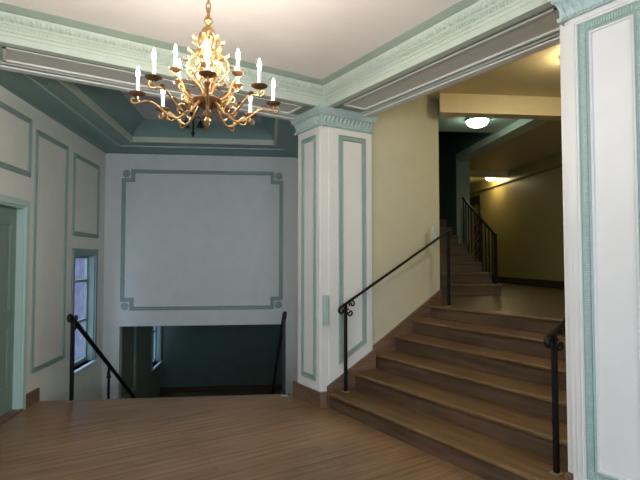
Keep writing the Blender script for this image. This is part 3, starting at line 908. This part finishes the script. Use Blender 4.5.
# canopy and chain
MB().lathe([(0.0, 0), (0.07, 0), (0.07, -0.012), (0.05, -0.03), (0.018, -0.05), (0.0, -0.05)], C0 + ZV * HC, 18).build('canopy', 'brass', ch)
m = MB()
z = HC - 0.05
i = 0
while z > 2.90:
    e = rt if i % 2 else Vector((fw.x, fw.y, 0)).normalized()
    m.tube([C0 + ZV * (z - 0.024) + e * (0.012 * math.cos(a)) + ZV * (0.026 * math.sin(a)) for a in [2 * math.pi * j / 12 for j in range(13)]], 0.0042, 6)
    z -= 0.042
    i += 1
m.build('chain', 'brass', ch)
# stem, urn, bowl, finial
MB().lathe([(0.0, 2.91), (0.008, 2.90), (0.012, 2.885), (0.007, 2.87), (0.012, 2.855), (0.022, 2.84), (0.026, 2.825), (0.014, 2.81), (0.012, 2.80), (0.024, 2.79),
            (0.036, 2.775), (0.038, 2.76), (0.026, 2.745), (0.014, 2.735), (0.024, 2.725), (0.026, 2.715), (0.012, 2.70), (0.011, 2.62), (0.016, 2.60), (0.026, 2.57), (0.030, 2.54), (0.020, 2.50), (0.014, 2.46), (0.022, 2.43), (0.03, 2.41), (0.018, 2.395), (0.014, 2.37), (0.014, 2.33)], C0, 14).build('stem', 'brass', ch)
MB().lathe([(0.012, 2.385), (0.05, 2.382), (0.078, 2.385), (0.086, 2.378), (0.078, 2.366), (0.06, 2.352), (0.036, 2.338), (0.018, 2.330), (0.012, 2.33)], C0, 22).build('bowl', 'bronze', ch)
MB().lathe([(0.012, 2.335), (0.016, 2.32), (0.024, 2.31), (0.016, 2.295), (0.010, 2.285), (0.018, 2.272), (0.020, 2.262), (0.010, 2.248), (0.006, 2.235), (0.0, 2.228)], C0, 12).build('finial', 'brass', ch)

def leafblade(mb, p, d, u, L, w):
    """curled acanthus blade"""
    s = d.cross(u)
    vs = []
    rows = [(0, 0.25, 0), (0.25, 0.8, 0.10), (0.5, 1.0, 0.22), (0.75, 0.75, 0.26), (0.95, 0.35, 0.16), (1.05, 0.08, 0.02)]
    for f, ww, h in rows:
        for q, e in ((-1, 0.25), (0, 0), (1, 0.25)):
            vs.append(p + d * (L * f) + u * (L * h + e * w * ww) + s * (q * w * ww))
    fs = [(r * 3 + c, r * 3 + c + 1, r * 3 + c + 4, r * 3 + c + 3) for r in range(len(rows) - 1) for c in range(2)]
    mb.add(vs, fs, True)

# scroll cage: eight leafy brackets around the stem
for j in range(8):
    a = R(45 * j + 12)
    e = Vector((math.cos(a), math.sin(a), 0))
    P = lambda r, z: C0 + e * r + ZV * z
    m = MB()
    m.tube(crom([P(0.012, 2.70), P(0.035, 2.735), P(0.058, 2.715), P(0.062, 2.68), P(0.050, 2.655), P(0.075, 2.625), P(0.108, 2.595), P(0.116, 2.55), P(0.095, 2.515), P(0.066, 2.525), P(0.070, 2.555), P(0.088, 2.556)], 5), 0.0065, 6)
    m.tube(crom([P(0.095, 2.515), P(0.06, 2.48), P(0.035, 2.45), P(0.02, 2.42)], 4), 0.0065, 6)
    m.tube(crom([P(0.050, 2.655), P(0.038, 2.64), P(0.034, 2.615), P(0.048, 2.60), P(0.058, 2.615)], 4), 0.005, 5)
    for r, z, dr, dz, L in ((0.06, 2.70, 0.7, 0.7, 0.045), (0.085, 2.615, 0.6, 0.8, 0.05), (0.112, 2.57, 0.9, 0.3, 0.042), (0.10, 2.52, 0.8, -0.6, 0.04), (0.055, 2.475, 0.9, -0.2, 0.04), (0.07, 2.56, -0.4, 0.9, 0.04), (0.03, 2.72, 0.3, 0.95, 0.04)):
        d = (e * dr + ZV * dz).normalized()
        u = (e * dz - ZV * dr).normalized()
        leafblade(m, P(r, z), d, u, L, 0.014)
    m.build('scroll_bracket', 'brass', ch)

def candle_arm(a, rp, zp, kind, big):
    e = Vector((math.cos(a), math.sin(a), 0))
    P = lambda r, z: C0 + e * r + ZV * z
    m = MB()
    if kind == 'low':
        main = crom([P(0.055, 2.362), P(0.085, 2.335), P(0.125, 2.290), P(0.165, 2.270), P(0.205, 2.283), P(0.245, 2.315), P(0.285, 2.345), P(0.325, 2.352), P(0.355, 2.345), P(rp, 2.360), P(rp, zp - 0.012)], 5)
        m.tube(main, [0.0085 - 0.003 * i / len(main) for i in range(len(main))], 7)
        m.tube(crom([P(0.165, 2.270), P(0.19, 2.255), P(0.21, 2.262), P(0.212, 2.28), P(0.20, 2.287)], 4), 0.005, 6)
        m.tube(crom([P(0.355, 2.345), P(0.385, 2.335), P(0.40, 2.35), P(0.393, 2.366), P(0.382, 2.36)], 4), 0.005, 6)
        m.tube(crom([P(0.10, 2.32), P(0.12, 2.345), P(0.145, 2.35), P(0.155, 2.335), P(0.143, 2.325)], 4), 0.006, 6)
        lv = ((0.13, 2.285, 0.9, 0.5, 0.05), (0.22, 2.295, 0.8, 0.6, 0.045), (0.165, 2.27, 0.8, -0.5, 0.04), (0.30, 2.35, 0.9, 0.4, 0.035))
    else:
        main = crom([P(0.03, 2.40), P(0.06, 2.375), P(0.10, 2.375), P(0.135, 2.40), P(0.145, 2.435), P(0.165, 2.462), P(rp, 2.475), P(rp, zp - 0.01)], 5)
        m.tube(main, [0.0085 - 0.003 * i / len(main) for i in range(len(main))], 7)
        m.tube(crom([P(0.135, 2.40), P(0.16, 2.40), P(0.172, 2.42), P(0.16, 2.435), P(0.15, 2.425)], 4), 0.005, 6)
        m.tube(crom([P(0.08, 2.372), P(0.10, 2.345), P(0.13, 2.345), P(0.135, 2.365), P(0.12, 2.37)], 4), 0.005, 6)
        lv = ((0.10, 2.375, 0.8, 0.6, 0.05), (0.14, 2.42, 0.5, 0.85, 0.04), (0.07, 2.38, 0.6, -0.7, 0.04))
    for r, z, dr, dz, L in lv:
        d = (e * dr + ZV * dz).normalized()
        u = (-e * dz + ZV * dr).normalized()
        leafblade(m, P(r, z), d, u, L, 0.016)
    arm = m.build('arm', 'brass', ch)
    s = 1.0 if big else 0.78
    pr = 0.043 * s
    MB().lathe([(0.0, -0.014), (0.010, -0.014), (0.022 * s, -0.010), (pr * 0.9, -0.002), (pr, 0.005), (pr * 0.95, 0.006), (0.020, -0.001), (0.012, 0.002), (0.012, 0.012), (0.0, 0.012)], P(rp, zp), 18).build('drip_pan', 'bronze', arm)
    hs = 0.088 if big else 0.078
    MB().lathe([(0.0, 0.012), (0.0098, 0.012), (0.0098, hs), (0.008, hs + 0.003), (0.0, hs + 0.003)], P(rp, zp), 12).build('candle_sleeve', 'sleeve', arm)
    MB().lathe([(0.0, hs + 0.003), (0.006, hs + 0.004), (0.0090, hs + 0.014), (0.0100, hs + 0.024), (0.007, hs + 0.038), (0.003, hs + 0.052), (0.0, hs + 0.060)], P(rp, zp), 12).build('bulb', 'bulb', arm)

base_a = math.atan2(-CY, -CX)
for j in range(8):
    candle_arm(base_a + R(45 * j), 0.367, 2.388, 'low', True)
for j in range(6):
    candle_arm(base_a + R(60 * j - 3), 0.19, 2.505, 'up', False)
